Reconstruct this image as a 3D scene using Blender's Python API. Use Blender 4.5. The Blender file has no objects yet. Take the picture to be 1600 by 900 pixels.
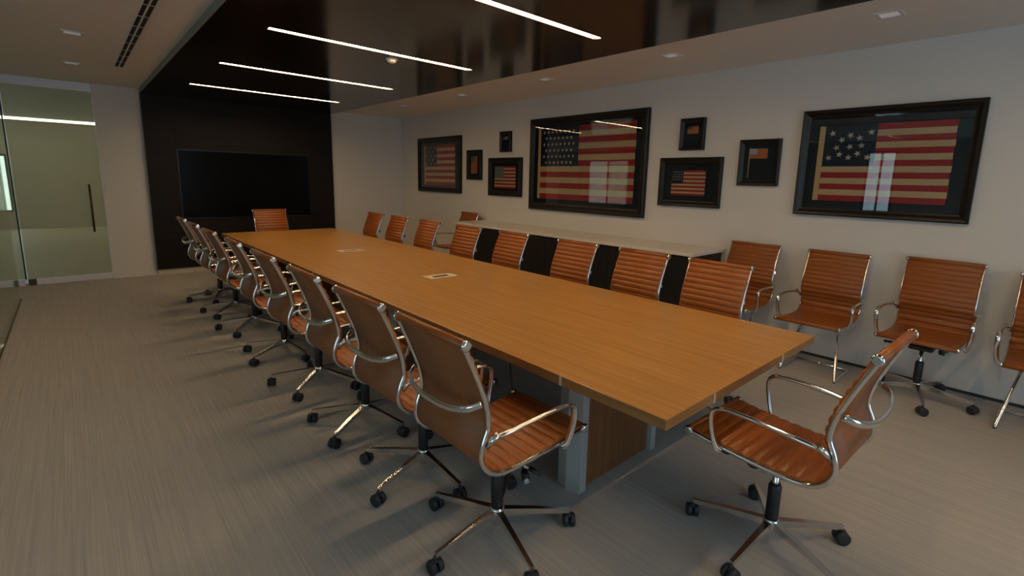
import bpy, bmesh, math, random
from mathutils import Vector, Matrix
random.seed(7)
SC = bpy.context.scene
COL = SC.collection
PI = math.pi

# ------------------------------------------------------------------ camera
YAW, PITCH, ROLL = math.radians(42.74), math.radians(-9.685), math.radians(1.44)
fw = Vector((math.sin(YAW)*math.cos(PITCH), math.cos(YAW)*math.cos(PITCH), math.sin(PITCH)))
rt = Vector((math.cos(YAW), -math.sin(YAW), 0))
up = rt.cross(fw)
rt, up = rt*math.cos(ROLL) + up*math.sin(ROLL), up*math.cos(ROLL) - rt*math.sin(ROLL)
cam = bpy.data.cameras.new('camera')
cam.sensor_fit = 'HORIZONTAL'; cam.sensor_width = 36.0
cam.lens = 764.765/1600*36.0
cam.shift_x = -20.78/1600; cam.shift_y = -37.43/1600
cam.clip_start = 0.02; cam.clip_end = 200
camo = bpy.data.objects.new('camera', cam); COL.objects.link(camo)
M = Matrix((( rt.x, up.x, -fw.x, -1.489), (rt.y, up.y, -fw.y, -0.847), (rt.z, up.z, -fw.z, 1.572), (0, 0, 0, 1)))
camo.matrix_world = M
SC.camera = camo

# ------------------------------------------------------------------ world, exposure
W = bpy.data.worlds.new('World'); SC.world = W; W.use_nodes = True
bg = W.node_tree.nodes['Background']
bg.inputs[0].default_value = (0.62, 0.80, 1.0, 1); bg.inputs[1].default_value = 3.7
SC.view_settings.view_transform = 'Standard'
SC.view_settings.look = 'None'
SC.view_settings.gamma = 1.0
SC.view_settings.use_curve_mapping = False
SC.view_settings.exposure = -0.10

def portal(name, loc, rot, sx, sy):
    l = bpy.data.lights.new(name, 'AREA'); l.shape = 'RECTANGLE'; l.size = sx; l.size_y = sy
    l.cycles.is_portal = True
    o = bpy.data.objects.new(name, l); COL.objects.link(o); o.location = loc; o.rotation_euler = rot
    return o

# room numbers (metres)
XR = 3.556            # picture wall
YB = 8.42             # screen wall
XL = -2.07            # glass partition on the left
XO = -6.2             # outer window wall
YN = -3.9             # wall behind the camera
YF = 17.3             # far end of the lobby
H = 2.74              # white ceiling
HB = 2.673            # underside of the dark ceiling
DX0, DX1, DY = -0.633, 2.114, 8.36
TW, TL, TZ = 1.554, 7.05, 0.74

# ------------------------------------------------------------------ materials
def newmat(name):
    m = bpy.data.materials.new(name); m.use_nodes = True
    nt = m.node_tree
    return m, nt, nt.nodes['Principled BSDF']
def lnk(nt, a, b): nt.links.new(a, b)
def plain(name, col, rough=0.5, metal=0.0, spec=0.5, noise=0.0, nscale=8.0, bump=0.0, bscale=200.0):
    m, nt, p = newmat(name)
    p.inputs['Base Color'].default_value = (*col, 1)
    p.inputs['Roughness'].default_value = rough
    p.inputs['Metallic'].default_value = metal
    p.inputs['Specular IOR Level'].default_value = spec
    if noise > 0:
        tc = nt.nodes.new('ShaderNodeTexCoord'); n = nt.nodes.new('ShaderNodeTexNoise')
        n.inputs['Scale'].default_value = nscale; n.inputs['Detail'].default_value = 4
        lnk(nt, tc.outputs['Object'], n.inputs['Vector'])
        mx = nt.nodes.new('ShaderNodeMix'); mx.data_type = 'RGBA'
        mx.inputs[6].default_value = (*[c*(1-noise) for c in col], 1)
        mx.inputs[7].default_value = (*[min(1, c*(1+noise)) for c in col], 1)
        lnk(nt, n.outputs['Fac'], mx.inputs[0]); lnk(nt, mx.outputs[2], p.inputs['Base Color'])
    if bump > 0:
        tc = nt.nodes.new('ShaderNodeTexCoord'); n = nt.nodes.new('ShaderNodeTexNoise')
        n.inputs['Scale'].default_value = bscale; n.inputs['Detail'].default_value = 3
        lnk(nt, tc.outputs['Object'], n.inputs['Vector'])
        b = nt.nodes.new('ShaderNodeBump'); b.inputs['Strength'].default_value = bump; b.inputs['Distance'].default_value = 0.002
        lnk(nt, n.outputs['Fac'], b.inputs['Height']); lnk(nt, b.outputs['Normal'], p.inputs['Normal'])
    return m
def emit(name, col, s):
    m, nt, p = newmat(name)
    p.inputs['Base Color'].default_value = (*col, 1)
    p.inputs['Emission Color'].default_value = (*col, 1); p.inputs['Emission Strength'].default_value = s
    return m
def grain(name, c1, c2, scale, rough, spec=0.5, axis_scale=(1, 1, 1), detail=6, coat=0.0, mid=0.5):
    """wood grain: noise stretched along one axis"""
    m, nt, p = newmat(name)
    tc = nt.nodes.new('ShaderNodeTexCoord'); mp = nt.nodes.new('ShaderNodeMapping')
    mp.inputs['Scale'].default_value = axis_scale
    n = nt.nodes.new('ShaderNodeTexNoise'); n.inputs['Scale'].default_value = scale
    n.inputs['Detail'].default_value = detail; n.inputs['Roughness'].default_value = 0.6
    lnk(nt, tc.outputs['Object'], mp.inputs['Vector']); lnk(nt, mp.outputs['Vector'], n.inputs['Vector'])
    r = nt.nodes.new('ShaderNodeValToRGB')
    r.color_ramp.elements[0].position = mid-0.18; r.color_ramp.elements[0].color = (*c1, 1)
    r.color_ramp.elements[1].position = mid+0.18; r.color_ramp.elements[1].color = (*c2, 1)
    lnk(nt, n.outputs['Fac'], r.inputs['Fac']); lnk(nt, r.outputs['Color'], p.inputs['Base Color'])
    p.inputs['Roughness'].default_value = rough; p.inputs['Specular IOR Level'].default_value = spec
    p.inputs['Coat Weight'].default_value = coat; p.inputs['Coat Roughness'].default_value = 0.12
    return m
def glass(name, tint, refl=1.0, haze=0.0, hazecol=(.6, .65, .5)):
    """thin pane: transparent with Fresnel reflection, optional light frosting"""
    m = bpy.data.materials.new(name); m.use_nodes = True; nt = m.node_tree; nt.nodes.clear()
    out = nt.nodes.new('ShaderNodeOutputMaterial'); t = nt.nodes.new('ShaderNodeBsdfTransparent')
    t.inputs[0].default_value = (*tint, 1)
    g = nt.nodes.new('ShaderNodeBsdfGlossy'); g.inputs['Roughness'].default_value = 0.0
    g.inputs['Color'].default_value = (refl, refl, refl, 1)
    f = nt.nodes.new('ShaderNodeFresnel')
    ge = nt.nodes.new('ShaderNodeNewGeometry'); mr = nt.nodes.new('ShaderNodeMapRange')
    mr.inputs['To Min'].default_value = 1.5; mr.inputs['To Max'].default_value = 1/1.5
    lnk(nt, ge.outputs['Backfacing'], mr.inputs['Value']); lnk(nt, mr.outputs['Result'], f.inputs['IOR'])
    src = t.outputs[0]
    if haze > 0:
        d = nt.nodes.new('ShaderNodeBsdfDiffuse'); d.inputs[0].default_value = (*hazecol, 1)
        mh = nt.nodes.new('ShaderNodeMixShader'); mh.inputs[0].default_value = haze
        lnk(nt, t.outputs[0], mh.inputs[1]); lnk(nt, d.outputs[0], mh.inputs[2]); src = mh.outputs[0]
    mx = nt.nodes.new('ShaderNodeMixShader')
    lnk(nt, f.outputs[0], mx.inputs[0]); lnk(nt, src, mx.inputs[1]); lnk(nt, g.outputs[0], mx.inputs[2])
    lnk(nt, mx.outputs[0], out.inputs[0])
    return m
def carpet_mat():
    m, nt, p = newmat('striated_carpet')
    tc = nt.nodes.new('ShaderNodeTexCoord')
    def streak(sc, ax, det):
        mp = nt.nodes.new('ShaderNodeMapping'); mp.inputs['Scale'].default_value = ax
        n = nt.nodes.new('ShaderNodeTexNoise'); n.inputs['Scale'].default_value = sc
        n.inputs['Detail'].default_value = det; n.inputs['Roughness'].default_value = 0.65
        lnk(nt, tc.outputs['Object'], mp.inputs['Vector']); lnk(nt, mp.outputs['Vector'], n.inputs['Vector'])
        return n
    a = streak(1.0, (110, .9, 1), 3); b = streak(1.0, (300, 1.6, 1), 2)
    mm = nt.nodes.new('ShaderNodeMath'); mm.operation = 'ADD'
    lnk(nt, a.outputs['Fac'], mm.inputs[0]); lnk(nt, b.outputs['Fac'], mm.inputs[1])
    hf = nt.nodes.new('ShaderNodeMath'); hf.operation = 'MULTIPLY'; hf.inputs[1].default_value = 0.5
    lnk(nt, mm.outputs[0], hf.inputs[0])
    r = nt.nodes.new('ShaderNodeValToRGB')
    r.color_ramp.elements[0].position = 0.33; r.color_ramp.elements[0].color = (0.345, 0.335, 0.32, 1)
    r.color_ramp.elements[1].position = 0.60; r.color_ramp.elements[1].color = (0.475, 0.465, 0.445, 1)
    lnk(nt, hf.outputs[0], r.inputs['Fac']); lnk(nt, r.outputs['Color'], p.inputs['Base Color'])
    p.inputs['Roughness'].default_value = 0.95; p.inputs['Specular IOR Level'].default_value = 0.15
    bp = nt.nodes.new('ShaderNodeBump'); bp.inputs['Strength'].default_value = 0.4; bp.inputs['Distance'].default_value = 0.003
    lnk(nt, hf.outputs[0], bp.inputs['Height']); lnk(nt, bp.outputs['Normal'], p.inputs['Normal'])
    return m

MT = dict(
    wall=plain('white_wall_paint', (0.66, 0.64, 0.61), 0.7, spec=0.25),
    ceil=plain('white_ceiling_paint', (0.76, 0.74, 0.71), 0.8, spec=0.2),
    lobbywall=plain('lobby_wall_paint', (0.50, 0.49, 0.42), 0.8),
    lobbyfloor=plain('lobby_floor_stone', (0.62, 0.60, 0.52), 0.5),
    carpet=carpet_mat(),
    blackwood=grain('black_stained_wood', (0.006, 0.005, 0.005), (0.016, 0.012, 0.010), 1.0, 0.5, 0.2, (1.2, 6, 40), 5),
    blackceil=grain('black_lacquer_ceiling', (0.009, 0.0065, 0.0045), (0.015, 0.011, 0.008), 1.0, 0.15, 1.0, (2, 30, 2), 4),
    sidegrey=plain('grey_edge_band', (0.22, 0.22, 0.20), 0.6),
    base=plain('dark_baseboard', (0.03, 0.03, 0.032), 0.5),
    plinth=plain('pale_plinth', (0.55, 0.50, 0.42), 0.6),
    tabletop=grain('honey_oak_veneer', (0.345, 0.168, 0.040), (0.49, 0.262, 0.076), 1.0, 0.30, 0.5, (42, 1.3, 30), 6),
    tabledge=grain('honey_oak_edge', (0.24, 0.115, 0.034), (0.33, 0.165, 0.055), 1.0, 0.4, 0.5, (4, 4, 60), 5),
    pedwood=grain('walnut_panel', (0.15, 0.062, 0.020), (0.24, 0.105, 0.036), 1.0, 0.45, 0.4, (50, 50, 1.5), 5),
    pedmetal=plain('satin_grey_metal', (0.42, 0.44, 0.44), 0.45, 0.35),
    leather=plain('cognac_leather', (0.27, 0.077, 0.012), 0.38, spec=0.45, noise=0.06, nscale=9, bump=0.25, bscale=260),
    leatherback=plain('brown_leather_back', (0.27, 0.098, 0.034), 0.5, spec=0.4, noise=0.08, nscale=10),
    chrome=plain('polished_chrome', (0.78, 0.78, 0.78), 0.13, 1.0),
    legchrome=plain('base_chrome', (0.74, 0.74, 0.74), 0.2, 1.0),
    satin=plain('satin_steel', (0.74, 0.74, 0.78), 0.3, 0.3),
    blackplastic=plain('black_plastic', (0.012, 0.013, 0.016), 0.42),
    castor=plain('caster_rubber', (0.016, 0.018, 0.023), 0.5),
    sidetop=plain('white_stone_top', (0.74, 0.70, 0.63), 0.25, noise=0.03, nscale=20),
    sidebody=grain('charcoal_cabinet', (0.010, 0.010, 0.011), (0.020, 0.019, 0.019), 1.0, 0.4, 0.4, (60, 60, 2), 4),
    frame=plain('black_brown_frame', (0.009, 0.007, 0.006), 0.36, spec=0.3, noise=0.2, nscale=30),
    backing=plain('navy_mount_board', (0.006, 0.011, 0.018), 0.9, spec=0.1),
    picglass=glass('picture_glass', (0.97, 0.98, 0.98)),
    red=plain('faded_red_cloth', (0.28, 0.016, 0.020), 0.9, spec=0.1, noise=0.15, nscale=40),
    cream=plain('aged_cream_cloth', (0.44, 0.33, 0.19), 0.9, spec=0.1, noise=0.1, nscale=40),
    navy=plain('navy_cloth', (0.010, 0.016, 0.030), 0.9, spec=0.1, noise=0.2, nscale=40),
    starc=plain('star_cloth', (0.50, 0.41, 0.32), 0.9, spec=0.1),
    sleeve=plain('canvas_sleeve', (0.46, 0.33, 0.17), 0.9, spec=0.1, noise=0.1, nscale=60),
    orange=plain('faded_orange_silk', (0.42, 0.14, 0.06), 0.85, spec=0.1),
    teal=plain('faded_teal_silk', (0.10, 0.13, 0.13), 0.85, spec=0.1),
    lilac=plain('faded_lilac_silk', (0.22, 0.16, 0.18), 0.85, spec=0.1),
    paleblue=plain('pale_blue_silk', (0.30, 0.36, 0.38), 0.85, spec=0.1),
    screen=plain('screen_black_glass', (0.0035, 0.004, 0.0045), 0.22, spec=0.07),
    bezel=plain('screen_bezel', (0.006, 0.006, 0.006), 0.35),
    doorglass=glass('green_door_glass', (0.84, 0.85, 0.70), haze=0.26, hazecol=(.60, .56, .42)),
    edgeglass=plain('green_glass_edge', (0.02, 0.05, 0.03), 0.15),
    partglass=glass('partition_glass', (0.90, 0.93, 0.88)),
    windowglass=glass('window_glass', (0.96, 0.98, 0.98)),
    mullion=plain('dark_mullion', (0.05, 0.05, 0.055), 0.4),
    strip=emit('warm_led_strip', (1.0, 0.67, 0.35), 80.0),
    diffdot=emit('led_point', (1.0, 0.71, 0.40), 80.0),
    striphouse=plain('strip_channel', (0.02, 0.015, 0.012), 0.4),
    trim=plain('downlight_trim', (0.66, 0.66, 0.66), 0.5),
    lens=emit('downlight_lens', (0.95, 0.95, 1.0), 0.10),
    lobbylight=emit('lobby_light', (1.0, 0.95, 0.85), 9.0),
    slot=plain('diffuser_slot_black', (0.004, 0.004, 0.004), 0.8),
    brass=plain('bronze_bar', (0.10, 0.07, 0.045), 0.4, 0.6),
    plate=plain('white_switch_plate', (0.65, 0.63, 0.58), 0.5),
    blackmetal=plain('black_metal', (0.01, 0.01, 0.01), 0.4),
    detector=plain('detector_plastic', (0.72, 0.70, 0.66), 0.5),
)

# ------------------------------------------------------------------ mesh builder
class MB:
    def __init__(self): self.v = []; self.f = []; self.m = []; self.sm = []
    def face(self, idx, mi=0, smooth=False): self.f.append(idx); self.m.append(mi); self.sm.append(smooth)
    def box(self, x0, x1, y0, y1, z0, z1, mi=0, top=None):
        b = len(self.v)
        self.v += [(x0,y0,z0),(x1,y0,z0),(x1,y1,z0),(x0,y1,z0),(x0,y0,z1),(x1,y0,z1),(x1,y1,z1),(x0,y1,z1)]
        for i, q in enumerate([(0,3,2,1),(4,5,6,7),(0,1,5,4),(1,2,6,5),(2,3,7,6),(3,0,4,7)]):
            self.face([b+k for k in q], top if (i == 1 and top is not None) else mi)
        return self
    def tube(self, path, ra, rb=None, n=8, mi=0, upv=None, caps=True, taper=None, flat=False):
        """sweep an ellipse (ra across, rb along the up vector) along a path"""
        rb = rb or ra; P = [Vector(p) for p in path]; b = len(self.v); prev = None
        for i, p in enumerate(P):
            t = (P[min(i+1, len(P)-1)] - P[max(i-1, 0)]).normalized()
            ref = Vector(upv) if upv else (prev if prev else (Vector((0,0,1)) if abs(t.z) < 0.9 else Vector((0,1,0))))
            u = ref - t*ref.dot(t)
            if u.length < 1e-4: u = t.orthogonal()
            u.normalize(); s = t.cross(u).normalized(); prev = u
            k = 1.0 if taper is None else taper[0] + (taper[1]-taper[0])*i/(len(P)-1)
            for j in range(n):
                a = 2*PI*(j+0.5)/n
                self.v.append(tuple(p + s*(ra*k*math.cos(a)) + u*(rb*k*math.sin(a))))
        for i in range(len(P)-1):
            for j in range(n):
                a0 = b+i*n+j; a1 = b+i*n+(j+1) % n
                self.face([a0, a1, a1+n, a0+n], mi, not flat)
        if caps:
            self.face([b+j for j in range(n)][::-1], mi); self.face([b+(len(P)-1)*n+j for j in range(n)], mi)
        return self
    def lathe(self, prof, c=(0,0,0), n=16, axis='z', mi=0):
        b = len(self.v)
        for r, h in prof:
            for j in range(n):
                a = 2*PI*j/n; x, y = r*math.cos(a), r*math.sin(a)
                q = (x, y, h) if axis == 'z' else ((h, x, y) if axis == 'x' else (y, h, x))
                self.v.append((c[0]+q[0], c[1]+q[1], c[2]+q[2]))
        for i in range(len(prof)-1):
            for j in range(n):
                a0 = b+i*n+j; a1 = b+i*n+(j+1) % n
                self.face([a0, a1, a1+n, a0+n], mi, True)
        if prof[0][0] > 1e-6: self.face([b+j for j in range(n)][::-1], mi)
        if prof[-1][0] > 1e-6: self.face([b+(len(prof)-1)*n+j for j in range(n)], mi)
        return self
    def prism(self, poly, fn, d0, d1, mi=0):
        """extrude a 2-D polygon; fn(u, w, d) gives the 3-D point"""
        b = len(self.v); n = len(poly)
        for d in (d0, d1):
            for u, w in poly: self.v.append(tuple(fn(u, w, d)))
        self.face([b+i for i in range(n)][::-1], mi); self.face([b+n+i for i in range(n)], mi)
        for i in range(n):
            j = (i+1) % n; self.face([b+i, b+j, b+n+j, b+n+i], mi)
        return self
    def build(self, name, mats, parent=None, loc=None, rotz=0, sharp=None):
        me = bpy.data.meshes.new(name); me.from_pydata(self.v, [], self.f)
        for m in (mats if isinstance(mats, (list, tuple)) else [mats]): me.materials.append(MT[m])
        for p, mi, s in zip(me.polygons, self.m, self.sm): p.material_index = mi; p.use_smooth = s
        bm = bmesh.new(); bm.from_mesh(me); bmesh.ops.recalc_face_normals(bm, faces=bm.faces); bm.to_mesh(me); bm.free()
        me.update()
        o = bpy.data.objects.new(name, me); COL.objects.link(o)
        if parent: o.parent = parent
        if loc: o.location = loc
        if rotz: o.rotation_euler = (0, 0, rotz)
        return o
def tag(o, label, cat, group=None):
    o['label'] = label; o['category'] = cat
    if group: o['group'] = group
    return o
def struct(o, label=None, cat=None):
    o['kind'] = 'structure'
    if label: o['label'] = label
    if cat: o['category'] = cat
    return o
def empty(name, loc=(0,0,0), rotz=0):
    o = bpy.data.objects.new(name, None); COL.objects.link(o); o.empty_display_size = 0.1
    o.location = loc; o.rotation_euler = (0, 0, rotz); return o
def copy_tree(o, parent=None):
    c = o.copy(); COL.objects.link(c); c.parent = parent
    for ch in list(o.children): copy_tree(ch, c)
    return c
def bevel(o, w, seg=2):
    m = o.modifiers.new('bevel', 'BEVEL'); m.width = w; m.segments = seg; m.limit_method = 'ANGLE'; return o
def smooth_path(pts, k=6):
    P = [Vector(p) for p in pts]; out = []
    for i in range(len(P)-1):
        p0, p1, p2, p3 = P[max(i-1,0)], P[i], P[i+1], P[min(i+2,len(P)-1)]
        for j in range(k):
            t = j/k
            out.append(0.5*((2*p1)+(p2-p0)*t+(2*p0-5*p1+4*p2-p3)*t*t+(3*p1-p0-3*p2+p3)*t**3))
    out.append(P[-1]); return out

# ------------------------------------------------------------------ the setting
struct(MB().box(XO-.2, XR+.2, YN-.2, YF+.2, -0.12, 0).build('floor', 'carpet'), 'grey-beige striated office carpet under the conference table', 'floor')
struct(MB().box(XO-.2, XR+.2, YN-.2, YF+.2, H, H+.15).build('ceiling', 'ceil'), 'white plaster ceiling around the dark ceiling panel', 'ceiling')
struct(MB().box(XR, XR+.15, YN-.2, YF+.2, 0, H).build('wall_right', 'wall'), 'long white wall hung with framed flags', 'wall')
struct(MB().box(-1.155, XR, YB, YB+.13, 0, H).build('wall_back', 'wall'), 'white end wall beside the glass door', 'wall')
struct(MB().box(XR-.012, XR, YN, YB, 0, .022).build('baseboard_right', 'base'), 'thin dark skirting along the white picture wall', 'baseboard')
struct(MB().box(DX1, XR-.012, YB-.01, YB, 0, .022).build('baseboard_back', 'base'), 'thin dark skirting at the end wall corner', 'baseboard')
# wall behind the camera with a band of windows
def wall_openings(name, label, axis, c, t, a0, a1, ops, mat='wall'):
    """wall along x (axis 'x', at y=c) or y, with rectangular openings (a, b, z0, z1)"""
    mb = MB()
    def put(a, b, z0, z1):
        if b-a < 1e-4 or z1-z0 < 1e-4: return
        if axis == 'x': mb.box(a, b, min(c, c+t), max(c, c+t), z0, z1)
        else: mb.box(min(c, c+t), max(c, c+t), a, b, z0, z1)
    cur = a0
    for (a, b, z0, z1) in ops:
        put(cur, a, 0, H); put(a, b, 0, z0); put(a, b, z1, H); cur = b
    put(cur, a1, 0, H)
    return struct(mb.build(name, mat), label, 'wall')
def window(n, axis, c, a, b, z0, z1, label, nm=1):
    o = empty('window_%d' % n); struct(o, label, 'window')
    def bx(name, mat, p0, p1, q0, q1, d0, d1):
        m = MB()
        if axis == 'x': m.box(p0, p1, c+d0, c+d1, q0, q1)
        else: m.box(c+d0, c+d1, p0, p1, q0, q1)
        return m.build(name, mat, o)
    f = .045
    bx('window_frame', 'mullion', a, a+f, z0, z1, -.03, .03); bx('window_frame', 'mullion', b-f, b, z0, z1, -.03, .03)
    bx('window_frame', 'mullion', a+f, b-f, z0, z0+f, -.03, .03); bx('window_frame', 'mullion', a+f, b-f, z1-f, z1, -.03, .03)
    w = (b-a-2*f)/(nm+1)
    for i in range(1, nm+1): bx('mullion', 'mullion', a+f+w*i-.02, a+f+w*i+.02, z0+f, z1-f, -.025, .025)
    for i in range(nm+1):
        bx('pane', 'windowglass', a+f+w*i+(.02 if i else 0), a+f+w*(i+1)-(.02 if i < nm else 0), z0+f, z1-f, -.002, .002)
    return o
wall_openings('wall_near', 'white wall with windows behind the viewpoint', 'x', YN, -.15, XO, XR, [(-.6, 1.35, .12, 2.6)])
window(1, 'x', YN-.06, -.6, 1.35, .12, 2.6, 'wide window behind the viewpoint', 1)
portal('daylight_portal_near', (.375, YN-.02, 1.36), (-PI/2, 0, 0), 1.95, 2.48)
lw = [(-3.7, .3, .35, 2.55), (2.0, 2.62, 1.0, 2.5), (9.8, 11.7, .75, 2.4)]
wall_openings('wall_left', 'outer wall with windows beyond the glass partition', 'y', XO, -.15, YN, YF, lw)
for i, (a, b, z0, z1) in enumerate(lw):
    window(2+i, 'y', XO-.06, a, b, z0, z1, 'outer window number %s from the near end beyond the glass partition' % ['one','two','three'][i], 1)
    portal('daylight_portal_left', (XO-.02, (a+b)/2, (z0+z1)/2), (0, -PI/2, 0), z1-z0, b-a)
# lobby behind the glass door
wall_openings('wall_lobby', 'far wall of the lobby behind the glass door', 'x', YF, .15, XO, XR, [(-4.4, -2.62, .45, 1.9)], 'lobbywall')
window(5, 'x', YF+.06, -4.4, -2.62, .45, 1.9, 'bluish window at the far end of the lobby', 1)
portal('daylight_portal_lobby', (-3.5, YF+.02, 1.175), (PI/2, 0, 0), 1.7, 1.4)
struct(MB().box(-.2, -.05, YB+.13, YF, 0, H).build('wall_lobby_side', 'lobbywall'), 'side wall of the lobby behind the glass door', 'wall')
struct(MB().box(XO, -.2, YB+.2, YF, 0, .006).build('floor_lobby', 'lobbyfloor'), 'pale stone floor of the lobby behind the glass door', 'floor')
for i, yy in enumerate((16.0,)):
    lab = 'long'
    tag(MB().box(-4.2, -.6, yy-.06, yy+.06, H-.05, H).build('linear_light', 'lobbylight'),
        '%s white linear ceiling light in the lobby behind the glass door' % lab, 'light', 'lobby lights')

# dark ceiling panel that folds down into the screen wall
o = struct(empty('ceiling_panel'), 'glossy near-black ceiling panel over the conference table', 'ceiling')
seams = [YN, -1.9, -.23, 1.44, 3.12, 4.79, 6.47, DY]
nb = len(seams)-1
# the panel is cut along its light channels: boards between the channels and beside them
LY = [6.832, 5.137, 3.453, 1.775, 0.09, -1.6]; LX0, LX1, LHW = -.257, 1.649, .030
MB().box(DX0, DX1, YN, DY, HB+.03, H).build('panel_core', 'blackceil', o)
ys = sorted(LY)
lo = YN
for yy in ys + [None]:
    hi = (yy-LHW) if yy is not None else DY
    MB().box(DX0, DX1, lo, hi, HB, HB+.029).build('ceiling_board', 'blackceil', o)
    if yy is not None:
        MB().box(DX0, LX0, yy-LHW+.0005, yy+LHW-.0005, HB, HB+.029).build('ceiling_board', 'blackceil', o)
        MB().box(LX1, DX1, yy-LHW+.0005, yy+LHW-.0005, HB, HB+.029).build('ceiling_board', 'blackceil', o)
        lo = yy+LHW
MB().box(DX0-.006, DX0, YN, DY, HB, H).build('edge_band', 'sidegrey', o)
o = struct(empty('wall_screen'), 'near-black wood wall that carries the screen', 'wall')
SX0, SX1, SZ0, SZ1 = -.26, 1.685, .845, 1.915
DB = .085
for (a, b, z0, z1) in [(DX0, SX0-.004, DB, HB), (SX1+.004, DX1, DB, HB), (SX0-.002, SX1+.002, DB, SZ0-.004), (SX0-.002, SX1+.002, SZ1+.004, HB)]:
    MB().box(a, b, DY, YB-.002, z0, z1).build('wood_panel', 'blackwood', o)
MB().box(SX0-.004, SX1+.004, YB-.022, YB-.002, SZ0-.004, SZ1+.004).build('recess_back', 'bezel', o)
MB().box(DX0-.006, DX0, DY, YB, DB, HB).build('edge_band', 'sidegrey', o)
struct(MB().box(DX0+.01, DX1-.01, DY+.02, YB, 0, DB).build('baseboard_screen', 'plinth'), 'pale recessed plinth under the dark screen wall', 'baseboard')

# light channels
names = ['farthest', 'second farthest', 'third farthest', 'nearest visible', 'overhead', 'rear']
for i, yy in enumerate(LY):
    t = empty('linear_ceiling_light', ((LX0+LX1)/2, yy, HB))
    tag(t, '%s warm glowing light strip recessed in the dark ceiling' % names[i], 'light', 'light strips in the dark ceiling')
    L = (LX1-LX0)/2
    MB().box(-L+.001, L-.001, -LHW+.001, LHW-.001, .022, .029).build('channel', 'striphouse', t)
    MB().box(-L+.004, L-.004, -.015, .015, .006, .021).build('diffuser', 'strip', t)
    m = MB()
    for k in range(14):
        x = -L+.1+k*(2*L-.2)/13; m.box(x-.02, x+.02, -.010, .010, .003, .0058)
    m.build('led_points', 'diffdot', t)['kind'] = 'stuff'

# ------------------------------------------------------------------ glass door, partition
d = struct(empty('door_1', (0, YB+.03, 0)), 'frameless glass door with steel rails beside the white end wall', 'door')
MB().box(-2.035, -1.16, -.006, .006, .09, 2.625).build('pane', 'doorglass', d)
bevel(MB().box(-2.035, -1.165, -.022, .022, 2.625, 2.738).build('top_rail', 'satin', d), .003)
bevel(MB().box(-1.955, -1.165, -.022, .022, .004, .089).build('bottom_rail', 'satin', d), .003)
MB().box(-2.035, -1.957, -.010, .010, .004, .089).build('pivot_block', 'brass', d)
h = MB().tube([(-1.30, -.055, .70), (-1.30, -.055, 1.37)], .014, n=10).build('pull_handle', 'brass', d)
for z in (.82, 1.25):
    MB().tube([(-1.30, -.045, z), (-1.30, -.0065, z)], .008, n=8).build('handle_post', 'satin', h)
w = struct(empty('window_6', (0, YB+.03, 0)), 'fixed glass panel left of the glass door', 'window')
MB().box(XO+.05, -2.062, -.006, .006, .09, 2.625).build('pane', 'doorglass', w)
MB().box(-2.061, -2.045, -.007, .007, .09, 2.625).build('glass_edge', 'edgeglass', w)
MB().box(XO+.05, -2.045, -.022, .022, 2.625, 2.738).build('top_rail', 'satin', w)
MB().box(XO+.05, -2.07, -.022, .022, .004, .089).build('bottom_rail', 'satin', w)
w = struct(empty('window_7', (XL, 0, 0)), 'glass partition rising from a dark floor track on the left', 'window')
edges = [YN, -1.6, .7, 3.0, 5.25, 7.5]
for a, b in zip(edges, edges[1:]):
    MB().box(-.006, .006, a+.002, b-.002, .013, 2.71).build('pane', 'partglass', w)
MB().box(-.012, .012, YN, 7.5, 0, .012).build('floor_track', 'blackmetal', w)
MB().box(-.015, .015, YN, 7.5, 2.711, 2.739).build('head_track', 'satin', w)
s = tag(empty('light_switch', (-1.092, YB, 1.316)), 'small white switch plate on the end wall beside the glass door', 'switch')
bevel(MB().box(-.035, .035, -.008, 0, -.057, .057).build('plate', 'plate', s), .003)
MB().box(-.012, .012, -.014, -.0085, -.022, .022).build('rocker', 'plate', s)

# ------------------------------------------------------------------ wall screen
t = tag(empty('television', ((SX0+SX1)/2, YB-.03, (SZ0+SZ1)/2)), 'large black flat screen set into the dark wood wall', 'television')
hw, hh = (SX1-SX0)/2-.004, (SZ1-SZ0)/2-.004
MB().box(-hw, hw, -.035, .007, -hh, hh).build('housing', 'bezel', t)
MB().box(-hw+.012, hw-.012, -.039, -.0355, -hh+.016, hh-.012).build('screen', 'screen', t)
for a, b, c, e in [(-hw, hw, hh-.012, hh), (-hw, hw, -hh, -hh+.016), (-hw, -hw+.012, -hh+.016, hh-.012), (hw-.012, hw, -hh+.016, hh-.012)]:
    MB().box(a, b, -.042, -.0355, c, e).build('bezel', 'bezel', t)

# ------------------------------------------------------------------ ceiling fittings
def downlight(x, y, label, lit=0):
    t = tag(empty('downlight', (x, y, H)), label, 'light', 'square recessed downlights')
    m = MB(); a, b = .075, .055
    for q in [(-a, a, -a, -b), (-a, a, b, a), (-a, -b, -b, b), (b, a, -b, b)]: m.box(*q, -.008, 0)
    m.build('trim', 'trim', t)
    MB().box(-b, b, -b, b, -.003, -.0005).build('lens', 'lens', t)
    if lit:
        l = bpy.data.lights.new('downlight_lamp', 'SPOT'); l.energy = lit; l.color = (1.0, .76, .50)
        l.spot_size = math.radians(115); l.spot_blend = 1.0; l.shadow_soft_size = .05
        lo = bpy.data.objects.new('downlight_lamp', l); COL.objects.link(lo); lo.parent = t; lo.location = (0, 0, -.02)
    return t
rowlab = ['square downlight over the wall chairs, brightest and nearest', 'square downlight above the upright small frames, second from the camera',
          'square downlight above the large middle flag frame', 'square downlight above the leftmost flag frame, farthest']
for i, (x, y) in enumerate([(2.69, .12), (2.69, 1.77), (2.69, 3.42), (2.69, 5.07)]): downlight(x, y, rowlab[i]+' on the right ceiling strip', 0)
downlight(2.69, -1.53, 'square downlight on the right ceiling strip behind the viewpoint', 0)
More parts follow.
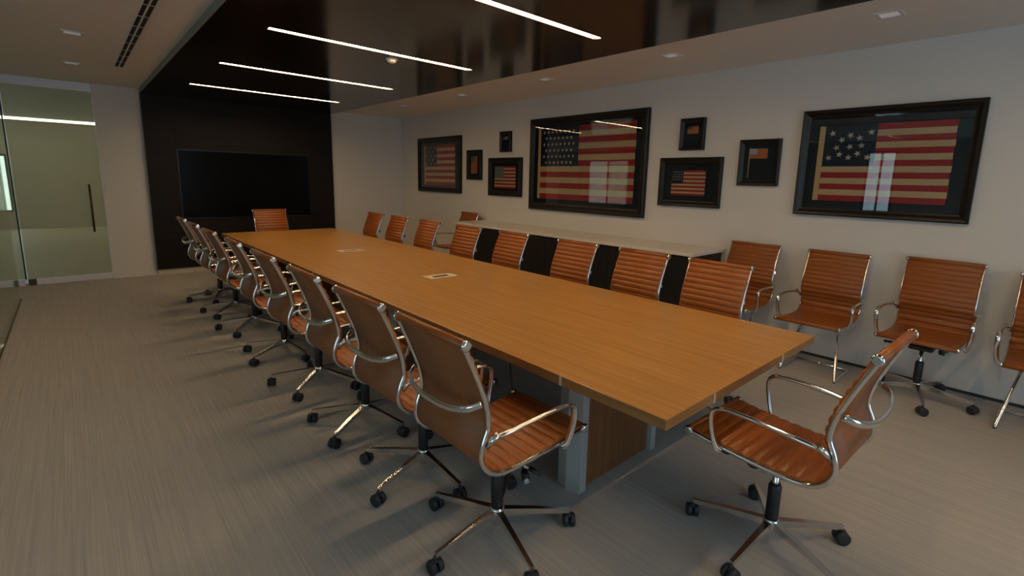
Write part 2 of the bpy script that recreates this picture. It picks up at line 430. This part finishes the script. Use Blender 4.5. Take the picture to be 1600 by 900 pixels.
downlight(2.69, 6.72, 'square downlight on the right ceiling strip by the corner', 0)
for i, (x, y) in enumerate([(-1.355, 5.16), (-1.355, 6.83)]):
    downlight(x, y, ['nearer', 'farther'][i]+' square downlight on the white ceiling left of the slot vent', 0)
for i, y in enumerate([3.49, 1.8, .1]):
    downlight(-1.355, y, 'square downlight on the left ceiling strip, %s above the walkway' % ['third', 'fourth', 'fifth'][i], 0)
t = tag(empty('slot_diffuser', (-.957, 0, H)), 'long twin-slot air vent in the white ceiling', 'vent')
y0, y1 = 1.2, 6.66
for a, b in [(-.045, -.036), (-.006, .006), (.036, .045)]: MB().box(a, b, y0, y1, -.007, 0).build('rail', 'trim', t)
n = 15; st = (y1-y0)/n
m1 = None
for i in range(n):
    for sx in (-.021, .021):
        if m1 is None:
            m1 = MB().box(-.0145, .0145,   .004, st-.004, -.003, -.0005).build('slot', 'slot', t); so = m1
            b1 = MB().box(-.0145, .0145, -.004, .004, -.006, -.0005).build('spacer', 'trim', t); bo = b1
        else:
            so = m1.copy(); COL.objects.link(so); bo = b1.copy(); COL.objects.link(bo)
        so.location = (sx, y0+i*st, 0); bo.location = (sx, y0+i*st, 0)
t = tag(empty('smoke_detector', (.853, 3.614, HB)), 'small white smoke detector on the dark ceiling', 'smoke detector')
MB().lathe([(.055, 0), (.055, -.012), (.050, -.018)][::-1], n=20).build('base', 'detector', t)
MB().lathe([(.001, -.042), (.025, -.040), (.040, -.030), (.044, -.0185)], n=20).build('dome', 'detector', t)

# ------------------------------------------------------------------ conference table
t = tag(empty('conference_table', (0, 0, 0)), 'long honey-coloured wooden conference table with grey metal pedestals', 'table')
top = bevel(MB().box(0, TW, 0, TL, TZ-.044, TZ, 1, top=0).build('tabletop', ['tabletop', 'tabledge'], t), .003)
for x in (.36, 1.08): MB().box(x-.005, x+.005, -.003, 0.0005, TZ-.044, TZ-.002).build('edge_joint', 'plinth', top)
for y in (.52, 3.5, 5.3): MB().box(-.003, .0005, y-.006, y+.006, TZ-.044, TZ-.002).build('edge_joint', 'plinth', top)
MB().box(.12, TW-.12, .12, TL-.12, TZ-.075, TZ-.0445).build('underframe', 'blackmetal', t)
for yc in (.685, 2.58, 4.47, 6.365):
    for sx, x in ((-1, .27), (1, .96)):
        # folded metal end plate
        poly = [(x, -.075), (x+.035*sx*-1+.0, -.012), (x, .075), (x+.05, .075), (x+.05, -.075)] if sx < 0 else [(x, -.075), (x-.05, -.075), (x-.05, .075), (x, .075), (x+.03, .0)]
        if sx < 0: poly = [(x, .075), (x-.022, .0), (x, -.075), (x+.05, -.075), (x+.05, .075)]
        MB().prism(poly, lambda u, w, d: (u, yc+w, d), 0, TZ-.0755).build('end_plate', 'pedmetal', t)
    MB().box(.3205, .9095, yc-.045, yc+.045, 0, TZ-.0755).build('pedestal_panel', 'pedwood', t)
for i, (x, y, lab) in enumerate([(.787, 2.69, 'flush cable access plate on the table, nearer the camera'), (.775, 4.53, 'flush cable access plate on the table, nearer the screen')]):
    g = tag(empty('table_outlet', (x, y, TZ)), lab, 'outlet', 'cable plates in the table')
    m = MB()
    for q in [(-.135, .135, -.07, -.03), (-.135, .135, .03, .07), (-.135, -.075, -.03, .03), (.075, .135, -.03, .03)]: m.box(*q, 0, .003)
    m.build('plate', 'plinth', g)
    MB().box(-.0745, .0745, -.0295, .0295, .0002, .0018).build('brush_slot', 'blackmetal', g)

# ------------------------------------------------------------------ chairs
PROF = [(.300,.490),(.285,.492),(.20,.482),(.08,.472),(-.05,.466),(-.14,.467),(-.200,.480),(-.243,.515),(-.260,.560),(-.250,.615),(-.228,.675),(-.240,.76),(-.280,.87),(-.340,1.005)]
PP = [(v.x, v.y+.015) for v in smooth_path([(a, b, 0) for a, b in PROF], 12)]
def arclen(P):
    s = [0]
    for a, b in zip(P, P[1:]): s.append(s[-1]+math.hypot(b[0]-a[0], b[1]-a[1]))
    return s
PS = arclen(PP)
def prof_at(s):
    s = max(0, min(PS[-1], s))
    for i in range(len(PS)-1):
        if PS[i+1] >= s: break
    k = (s-PS[i])/max(1e-9, PS[i+1]-PS[i])
    y = PP[i][0]+(PP[i+1][0]-PP[i][0])*k; z = PP[i][1]+(PP[i+1][1]-PP[i][1])*k
    ty, tz = PP[i+1][0]-PP[i][0], PP[i+1][1]-PP[i][1]; l = math.hypot(ty, tz); ty /= l; tz /= l
    return (y, z), (-tz*-1 if False else tz, -ty)     # point, normal (front side: up / forward)
SHW = .229
SSPLIT = next(PS[i] for i in range(len(PP)) if PP[i][0] < -.2 and PP[i][1] > .535)
def sling(s0, s1, nrib):
    """padded sling between two arc lengths: ribbed face (material 0), smooth back (material 1)"""
    mb = MB(); per = 8; N = nrib*per; xs = [-SHW, -SHW+.012, SHW-.012, SHW]
    rows = []
    for i in range(N+1):
        s = s0+(s1-s0)*i/N; (y, z), (ny, nz) = prof_at(s)
        ph = (i % per)/per; h = .003+.0095*max(0, math.sin(PI*ph))**.55
        r = []
        for k, x in enumerate(xs):
            hh = h if k in (1, 2) else .002
            r.append(len(mb.v)); mb.v.append((x, y+ny*hh, z+nz*hh))
        for x in (SHW, -SHW):
            r.append(len(mb.v)); mb.v.append((x, y-ny*.007, z-nz*.007))
        rows.append(r)
    for a, b in zip(rows, rows[1:]):
        for k in range(6):
            k2 = (k+1) % 6
            mb.face([a[k], a[k2], b[k2], b[k]], 1 if k == 4 else 0, k in (0, 1, 2, 4))
    mb.face(rows[0][::-1]); mb.face(rows[-1])
    return mb
def rail_path(x):
    out = []
    for i in range(0, 61): (y, z), n = prof_at(PS[-1]*i/60); out.append((x, y-n[0]*.009, z-n[1]*.009))
    return out
def chair_shell(root):
    (y0, z0), n0 = prof_at(0); (y1, z1), n1 = prof_at(PS[-1])
    ms = sling(.012, SSPLIT-.001, 11); ms.lathe([(.017, -SHW), (.017, SHW)], (0, y0, z0-.004), 12, 'x')
    ms.build('seat', ['leather', 'leatherback'], root)
    mbk = sling(SSPLIT+.001, PS[-1]-.012, 12); mbk.lathe([(.018, -SHW), (.018, SHW)], (0, y1-.004, z1-.002), 12, 'x')
    mbk.build('backrest', ['leather', 'leatherback'], root)
    for sx in (-1, 1):
        x = sx*.2295
        MB().tube(rail_path(x), .0088, .0105, 8).build('side_rail', 'chrome', root)
        for (yy, zz) in ((y0, z0-.004), (y1-.004, z1-.002)):
            MB().lathe([(.016, -.009), (.0205, -.007), (.0205, .006), (.013, .009)] if sx > 0 else [(.013, -.009), (.0205, -.006), (.0205, .007), (.016, .009)], (sx*.2365, yy, zz), 14, 'x').build('end_cap', 'chrome', root)
        ap = smooth_path([(sx*.238, -.232, .642), (sx*.252, -.215, .650), (sx*.268, -.155, .662), (sx*.275, -.02, .674), (sx*.275, .10, .676), (sx*.275, .155, .667), (sx*.275, .180, .635), (sx*.273, .172, .56), (sx*.264, .152, .490), (sx*.246, .146, .472)], 5)
        MB().tube(ap, .0145, .0095, 8).build('armrest', 'chrome', root)
        MB().tube([(sx*0.236, -.246, .615), (sx*0.248, -.236, .640), (sx*0.260, -.212, .664)], .020, .014, 8, taper=(.7, 1.0)).build('arm_joint', 'chrome', root)
    bp = smooth_path([(-.232, -.272, .785), (-.20, -.312, .768), (-.12, -.336, .752), (0, -.343, .747), (.12, -.336, .752), (.20, -.312, .768), (.232, -.272, .785)], 5)
    MB().tube(bp, .006, .015, 8, upv=(0, 0, 1)).build('back_brace', 'chrome', root)
    sp = smooth_path([(-.230, -.02, .468), (-.18, -.02, .432), (-.09, -.02, .424), (.09, -.02, .424), (.18, -.02, .432), (.230, -.02, .468)], 4)
    MB().tube(sp, .014, .007, 8, upv=(0, 0, 1)).build('seat_brace', 'chrome', root)
BR = .335
def swivel_chair():
    root = empty('office_chair')
    chair_shell(root)
    m = bevel(MB().box(-.075, .075, -.11, .07, .385, .42).build('tilt_mechanism', 'blackplastic', root), .01)
    MB().tube([(.07, .0, .40), (.19, .02, .395)], .005, n=6).build('tilt_lever', 'chrome', m)
    MB().tube([(.185, .019, .395), (.235, .027, .393)], .011, n=8).build('lever_knob', 'blackplastic', m)
    for ky, kz in ((.165, .447), (.045, .438)):
        MB().lathe([(.030, -.020), (.034, -.015), (.034, .010), (.026, .014)], (-.135, ky, kz), 14, 'x').build('tension_knob', 'blackplastic', root)
    MB().lathe([(.014, .16), (.014, .386)], n=12).build('gas_lift', 'chrome', root)
    MB().lathe([(.024, .135), (.027, .14), (.027, .285), (.020, .30)], n=16).build('lift_sleeve', 'blackplastic', root)
    MB().lathe([(.020, .045), (.024, .05), (.033, .09), (.034, .125), (.028, .134)], n=16).build('hub', 'chrome', root)
    for k in range(5):
        a = PI/2+2*PI*k/5; c, s = math.cos(a), math.sin(a)
        lg = MB().tube([(c*.030, s*.030, .106), (c*.15, s*.15, .098), (c*BR, s*BR, .078)], .019, .023, 4, upv=(0, 0, 1), taper=(1.05, .62), flat=True).build('base_leg', 'legchrome', root)
        b = MB(); cx, cy = c*BR, s*BR
        b.lathe([(.006, .05), (.006, .075)], (cx, cy, 0), 8)
        ph = random.uniform(0, 2*PI); dx, dy = math.cos(ph), math.sin(ph)
        for sd in (-1, 1):
            q = [(cx+dx*o1*sd, cy+dy*o1*sd, .031) for o1 in (.004, .007, .024, .028)]
            rr = [.024, .031, .031, .022]; base = len(b.v)
            for (px, py, pz), r_ in zip(q, rr):
                for j in range(14):
                    an = 2*PI*j/14; b.v.append((px-dy*r_*math.cos(an), py+dx*r_*math.cos(an), pz+r_*math.sin(an)))
            for i in range(3):
                for j in range(14): b.face([base+i*14+j, base+i*14+(j+1) % 14, base+(i+1)*14+(j+1) % 14, base+(i+1)*14+j], 0, True)
            b.face([base+j for j in range(14)]); b.face([base+42+j for j in range(14)])
        b.tube([(cx-dx*.010, cy-dy*.012, .050), (cx+dx*.012, cy+dy*.012, .050)], .014, n=8)
        b.build('caster', 'castor', lg)
    return root
def guest_chair():
    root = empty('guest_chair')
    chair_shell(root)
    for sx in (-1, 1):
        p = smooth_path([(sx*.10, -.14, .435), (sx*.13, -.11, .42), (sx*.205, .13, .05), (sx*.21, .135, .018), (sx*.21, .10, .0125), (sx*.21, -.22, .0125), (sx*.20, -.25, .0125)], 6)
        MB().tube(p, .0115, n=10).build('leg', 'chrome', root)
    MB().tube([(-.20, -.25, .0125), (.20, -.25, .0125)], .0115, n=10).build('floor_bar', 'chrome', root)
    MB().tube([(-.17, -.13, .432), (.17, -.13, .432)], .012, n=10).build('seat_bar', 'chrome', root)
    return root
proto = swivel_chair(); first = [True]
def place(x, y, face, label, group, base=0.0, lift=0.0):
    """face: compass angle of the chair's forward direction, 0 = +Y, counter-clockwise"""
    if first[0]: o = proto; first[0] = False
    else: o = copy_tree(proto)
    o.location = (x, y, 0); o.rotation_euler = (0, 0, face)
    for ch in o.children:
        k = ch.name.split('.')[0]
        if k == 'base_leg': ch.rotation_euler = (0, 0, base)
        elif lift and k not in ('hub', 'lift_sleeve'): ch.location.z = lift
    return tag(o, label, 'chair', group)
ordn = ['nearest', 'second', 'third', 'fourth', 'fifth', 'sixth', 'seventh', 'eighth and farthest']
LYC = [.675, 1.305, 2.02, 2.83, 3.66, 4.61, 5.41, 6.19]
jit = [0, .02, -.015, .01, -.02, .015, 0, .01]
for i, y in enumerate(LYC):
    place(-.218, y, -PI/2+jit[i], '%s brown leather swivel chair on the left side of the table' % ordn[i], 'swivel chairs on the walkway side of the table', base=math.radians([39, 54, -1, 8.5, -5, 11, 9.5, 33][i]))
RYC = [.785, 1.445, 2.17, 3.09, 3.89, 4.77, 5.57, 6.33]
for i, y in enumerate(RYC):
    place(1.62, y, PI/2+jit[7-i], '%s ribbed brown leather chair on the picture-wall side of the table' % ordn[i], 'swivel chairs on the wall side of the table', base=.3*i, lift=-.014)
place(.745, 7.11, PI, 'brown ribbed leather chair at the far head of the table before the screen', 'chairs at the table ends')
place(.655, -.172, math.radians(-1.5), 'brown leather swivel chair pulled up to the near end of the table', 'chairs at the table ends', base=math.radians(16))
place(3.125, -.285, PI/2-.03, 'brown leather swivel chair on casters against the white wall under the scattered-star flag', 'chairs along the picture wall', base=.32, lift=.008)
g0 = guest_chair()
gl = ['brown leather chair with fixed chrome legs against the wall, second from the sideboard end', 'brown leather chair against the wall touching the near end of the sideboard',
      'brown leather chair with slanted chrome leg cut by the right picture edge', 'brown leather chair against the wall beyond the far end of the sideboard']
for i, (x, y, r) in enumerate([(3.09, .42, 0), (3.09, 1.14, 0), (3.09, -.96, 0), (3.09, 5.88, 0)]):
    o = g0 if i == 0 else copy_tree(g0)
    o.location = (x, y, 0); o.rotation_euler = (0, 0, PI/2+r)
    for ch in o.children:
        if ch.name.split('.')[0] not in ('leg', 'floor_bar', 'seat_bar'): ch.location.z = -.014
    tag(o, gl[i], 'chair', 'chairs along the picture wall')

# ------------------------------------------------------------------ sideboard
t = tag(empty('sideboard', (0, 0, 0)), 'long charcoal sideboard with a white top against the picture wall', 'sideboard')
bx0, by0, by1, bz = 2.887, 1.505, 5.593, .909
bevel(MB().box(bx0, XR-.001, by0, by1, bz-.032, bz).build('worktop', 'sidetop', t), .003)
MB().box(bx0+.05, XR-.002, by0+.03, by1-.03, .09, bz-.0325).build('carcass', 'sidebody', t)
MB().box(bx0+.09, XR-.002, by0+.06, by1-.06, 0, .0895).build('toe_kick', 'blackmetal', t)
nd = 8; dw = (by1-by0-.07)/nd
for i in range(nd):
    y = by0+.035+i*dw
    dd = bevel(MB().box(bx0+.028, bx0+.0495, y+.003, y+dw-.003, .10, bz-.055).build('door', 'sidebody', t), .002)
    MB().box(bx0+.022, bx0+.0278, (y+dw-.03) if i % 2 == 0 else (y+.015), (y+dw-.015) if i % 2 == 0 else (y+.03), bz-.25, bz-.10).build('handle', 'blackmetal', dd)

# ------------------------------------------------------------------ framed flags
def star_poly(cx, cz, r, rot=0):
    return [(cx+(r if k % 2 == 0 else r*.40)*math.sin(rot+PI*k/5), cz+(r if k % 2 == 0 else r*.40)*math.cos(rot+PI*k/5)) for k in range(10)]
def framed(label, ya, yb, z0, z1, fwid, depth=.05, group='framed flags on the picture wall'):
    t = tag(empty('framed_flag', (XR, (ya+yb)/2, (z0+z1)/2)), label, 'picture', group)
    w, h = (ya-yb)/2, (z1-z0)/2
    prof = [(0, .001), (0, depth*.85), (fwid*.15, depth), (fwid*.45, depth*.92), (fwid*.8, depth*.62), (fwid, depth*.55), (fwid, .014)]
    m = MB(); n = len(prof)
    for (sx, sz) in [(-1, -1), (1, -1), (1, 1), (-1, 1)]:
        for o_, dd in prof: m.v.append((-dd, -sx*(w-o_), sz*(h-o_)))
    for c in range(4):
        c2 = (c+1) % 4
        for k in range(n-1): m.face([c*n+k, c2*n+k, c2*n+k+1, c*n+k+1])
    m.build('frame', 'frame', t)
    MB().box(-.0135, -.001, -(w-fwid*.5), w-fwid*.5, -(h-fwid*.5), h-fwid*.5).build('backing', 'backing', t)
    MB().box(-depth*.5, -depth*.5+.002, -(w-fwid-.0005), w-fwid-.0005, -(h-fwid-.0005), h-fwid-.0005).build('glass', 'picglass', t)
    return t
def flag(t, ya, yb, z0, z1, cant, stars, sleeve=0, nstripes=13, cols=('red', 'cream'), starr=.02, shear=0.0, canc='navy', cstripes=7, sleeve_top=None):
    """striped flag sewn from strips, in the local frame of its picture. ya: hoist side (viewer's left)"""
    o = t.location
    A, B, Z0, Z1 = ya-o.y, yb-o.y, z0-o.z, z1-o.z
    f = empty('flag'); f.parent = t
    sh = (Z1-Z0)/nstripes
    fn = lambda u, w, d: (-d, u, w)
    me = None
    for k in range(nstripes):
        zt = Z1-k*sh; zb = zt-sh
        left = cant if k < cstripes else A-0
        l = (cant-o.y) if k < cstripes else A
        wav = .003*math.sin(k*1.7)
        MB().prism([(l, zb), (B+wav, zb), (B+wav, zt), (l, zt)], fn, .0145, .0165+.0004*(k % 2)).build('stripe', cols[k % 2], f)
    cc = MB().prism([(A, Z1-cstripes*sh), (cant-o.y-.0002, Z1-cstripes*sh), (cant-o.y-.0002, Z1), (A, Z1)], fn, .0145, .0168).build('canton', canc, f)
    sm = None
    for (sy, sz) in stars:
        if sm is None:
            so = MB().prism(star_poly(0, 0, starr, .12), fn, .0170, .0182).build('star', 'starc', f); sm = so.data
        else:
            so = bpy.data.objects.new('star', sm); COL.objects.link(so); so.parent = f
        so.location = (0, sy-o.y, sz-o.z); so.rotation_euler = (random.uniform(-.4, .4), 0, 0)
    if sleeve: MB().prism([(A+.0005, Z0-.0), (A+.0005, sleeve_top-o.z if sleeve_top else Z1), (A+sleeve, sleeve_top-o.z if sleeve_top else Z1), (A+sleeve, Z0)], fn, .0145, .0175).build('hoist_sleeve', 'sleeve', f)
    return f
# right: 13 scattered stars
t = framed('large dark frame with a thirteen-star flag, stars scattered, above the wall chairs', .862, -.383, 1.326, 2.255, .065, .06)
st = [[0.616, 2.05], [0.477, 2.028], [0.326, 2.048], [0.539, 1.991], [0.408, 2.003], [0.574, 1.925], [0.473, 1.931], [0.387, 1.939], [0.546, 1.867], [0.41, 1.871], [0.628, 1.839], [0.475, 1.839], [0.334, 1.839]]
flag(t, .675, -.228, 1.462, 2.115, .283, st, sleeve=.045, starr=.029)
# middle: 45 stars in rows
t = framed('largest dark frame with a many-starred flag, above the sideboard', 4.524, 2.523, 1.162, 2.44, .095, .06)
st = []
za, zb = 2.245, 1.83
for r in range(6):
    n = 8 if r % 2 == 0 else 7
    for k in range(n): st.append((4.255-(k+(0 if n == 8 else .5))*.079, za+(zb-za)*r/5))
flag(t, 4.325, 2.70, 1.322, 2.312, 3.607, st, sleeve=.05, starr=.026)
# left: 13 stars in rows of 3 and 2
t = framed('medium-large dark frame with a flag, farthest left on the picture wall', 7.694, 6.29, 1.323, 2.31, .085, .06)
st = []
for r in range(5):
    n = 3 if r % 2 == 0 else 2
    for k in range(n): st.append((7.42-(k+(0 if n == 3 else .5))*.14, 2.13-r*.075))
flag(t, 7.468, 6.488, 1.45, 2.174, 7.076, st, sleeve=.04, starr=.024)
# small striped flags
t = framed('small landscape frame with a striped flag, left of the largest frame', 5.512, 4.719, 1.322, 1.914, .085)
flag(t, 5.375, 4.863, 1.442, 1.782, 5.153, [(5.33-k*.05, 1.75-r*.04) for r in range(4) for k in range(4)], starr=.012, canc='teal')
t = framed('medium landscape frame with a striped flag, right of the largest frame', 2.335, 1.598, 1.33, 1.864, .065)
flag(t, 2.184, 1.78, 1.452, 1.727, 2.042, [(2.165-k*.025, 1.71-r*.028) for r in range(4) for k in range(5)], starr=.008, canc='navy')
# tiny ones
t = framed('small narrow upright frame with an orange and teal flag, right of the far-left frame', 6.109, 5.71, 1.565, 2.051, .07)
f = empty('flag'); f.parent = t; o_ = t.location; fn = lambda u, w, d: (-d, u, w)
for k in range(5):
    a = 6.013-.036*k
    MB().prism([(a-o_.y, 1.663-o_.z), (a-.036-o_.y, 1.663-o_.z), (a-.036-o_.y, 1.953-o_.z), (a-o_.y, 1.953-o_.z)], fn, .0145, .0165+.0004*(k % 2)).build('stripe', ['orange', 'orange', 'orange', 'orange', 'orange'][k], f)
MB().prism([(6.0125-o_.y, 1.82-o_.z), (5.915-o_.y, 1.87-o_.z), (5.895-o_.y, 1.953-o_.z), (6.0125-o_.y, 1.953-o_.z)], fn, .0172, .0182).build('canton', 'teal', f)
t = framed('smallest upright frame with a tiny pale flag, highest left of the largest frame', 5.231, 4.977, 2.002, 2.31, .045)
flag(t, 5.17, 5.056, 2.187, 2.237, 5.12, [], nstripes=7, cols=('lilac', 'paleblue'), canc='teal', cstripes=4)
t = framed('small upright frame with a tiny orange flag, above the medium landscape frame', 2.112, 1.827, 1.943, 2.28, .045)
flag(t, 2.032, 1.905, 2.116, 2.197, 1.98, [], nstripes=9, cols=('orange', 'orange'), canc='teal', cstripes=4)
t = framed('upright frame with an orange flag on a staff, between the medium and thirteen-star frames', 1.429, 1.037, 1.577, 2.026, .05)
flag(t, 1.330, 1.160, 1.842, 1.938, 1.262, [], nstripes=9, cols=('orange', 'orange'), canc='paleblue', cstripes=5)
o_ = t.location
MB().prism([(1.338-o_.y, 1.655-o_.z), (1.3305-o_.y, 1.655-o_.z), (1.3305-o_.y, 1.945-o_.z), (1.338-o_.y, 1.945-o_.z)], fn, .0145, .0175).build('staff', 'sleeve', t)

# ------------------------------------------------------------------ cord under the table
t = tag(empty('power_cord', (0, 0, 0)), 'black power cord with a plug hanging under the table behind the nearest chair', 'cord')
pts = smooth_path([(.20, 1.10, .66), (.17, 1.02, .42), (.13, .92, .20), (.10, .86, .12), (.08, .82, .10)], 6)
MB().tube(pts, .005, n=6).build('cable', 'blackmetal', t)
MB().tube([(.085, .825, .103), (.065, .79, .085)], .020, n=10).build('plug', 'blackplastic', t)
MB().tube([(.0645, .789, .0845), (.056, .774, .077)], .013, n=10).build('plug_face', 'satin', t)
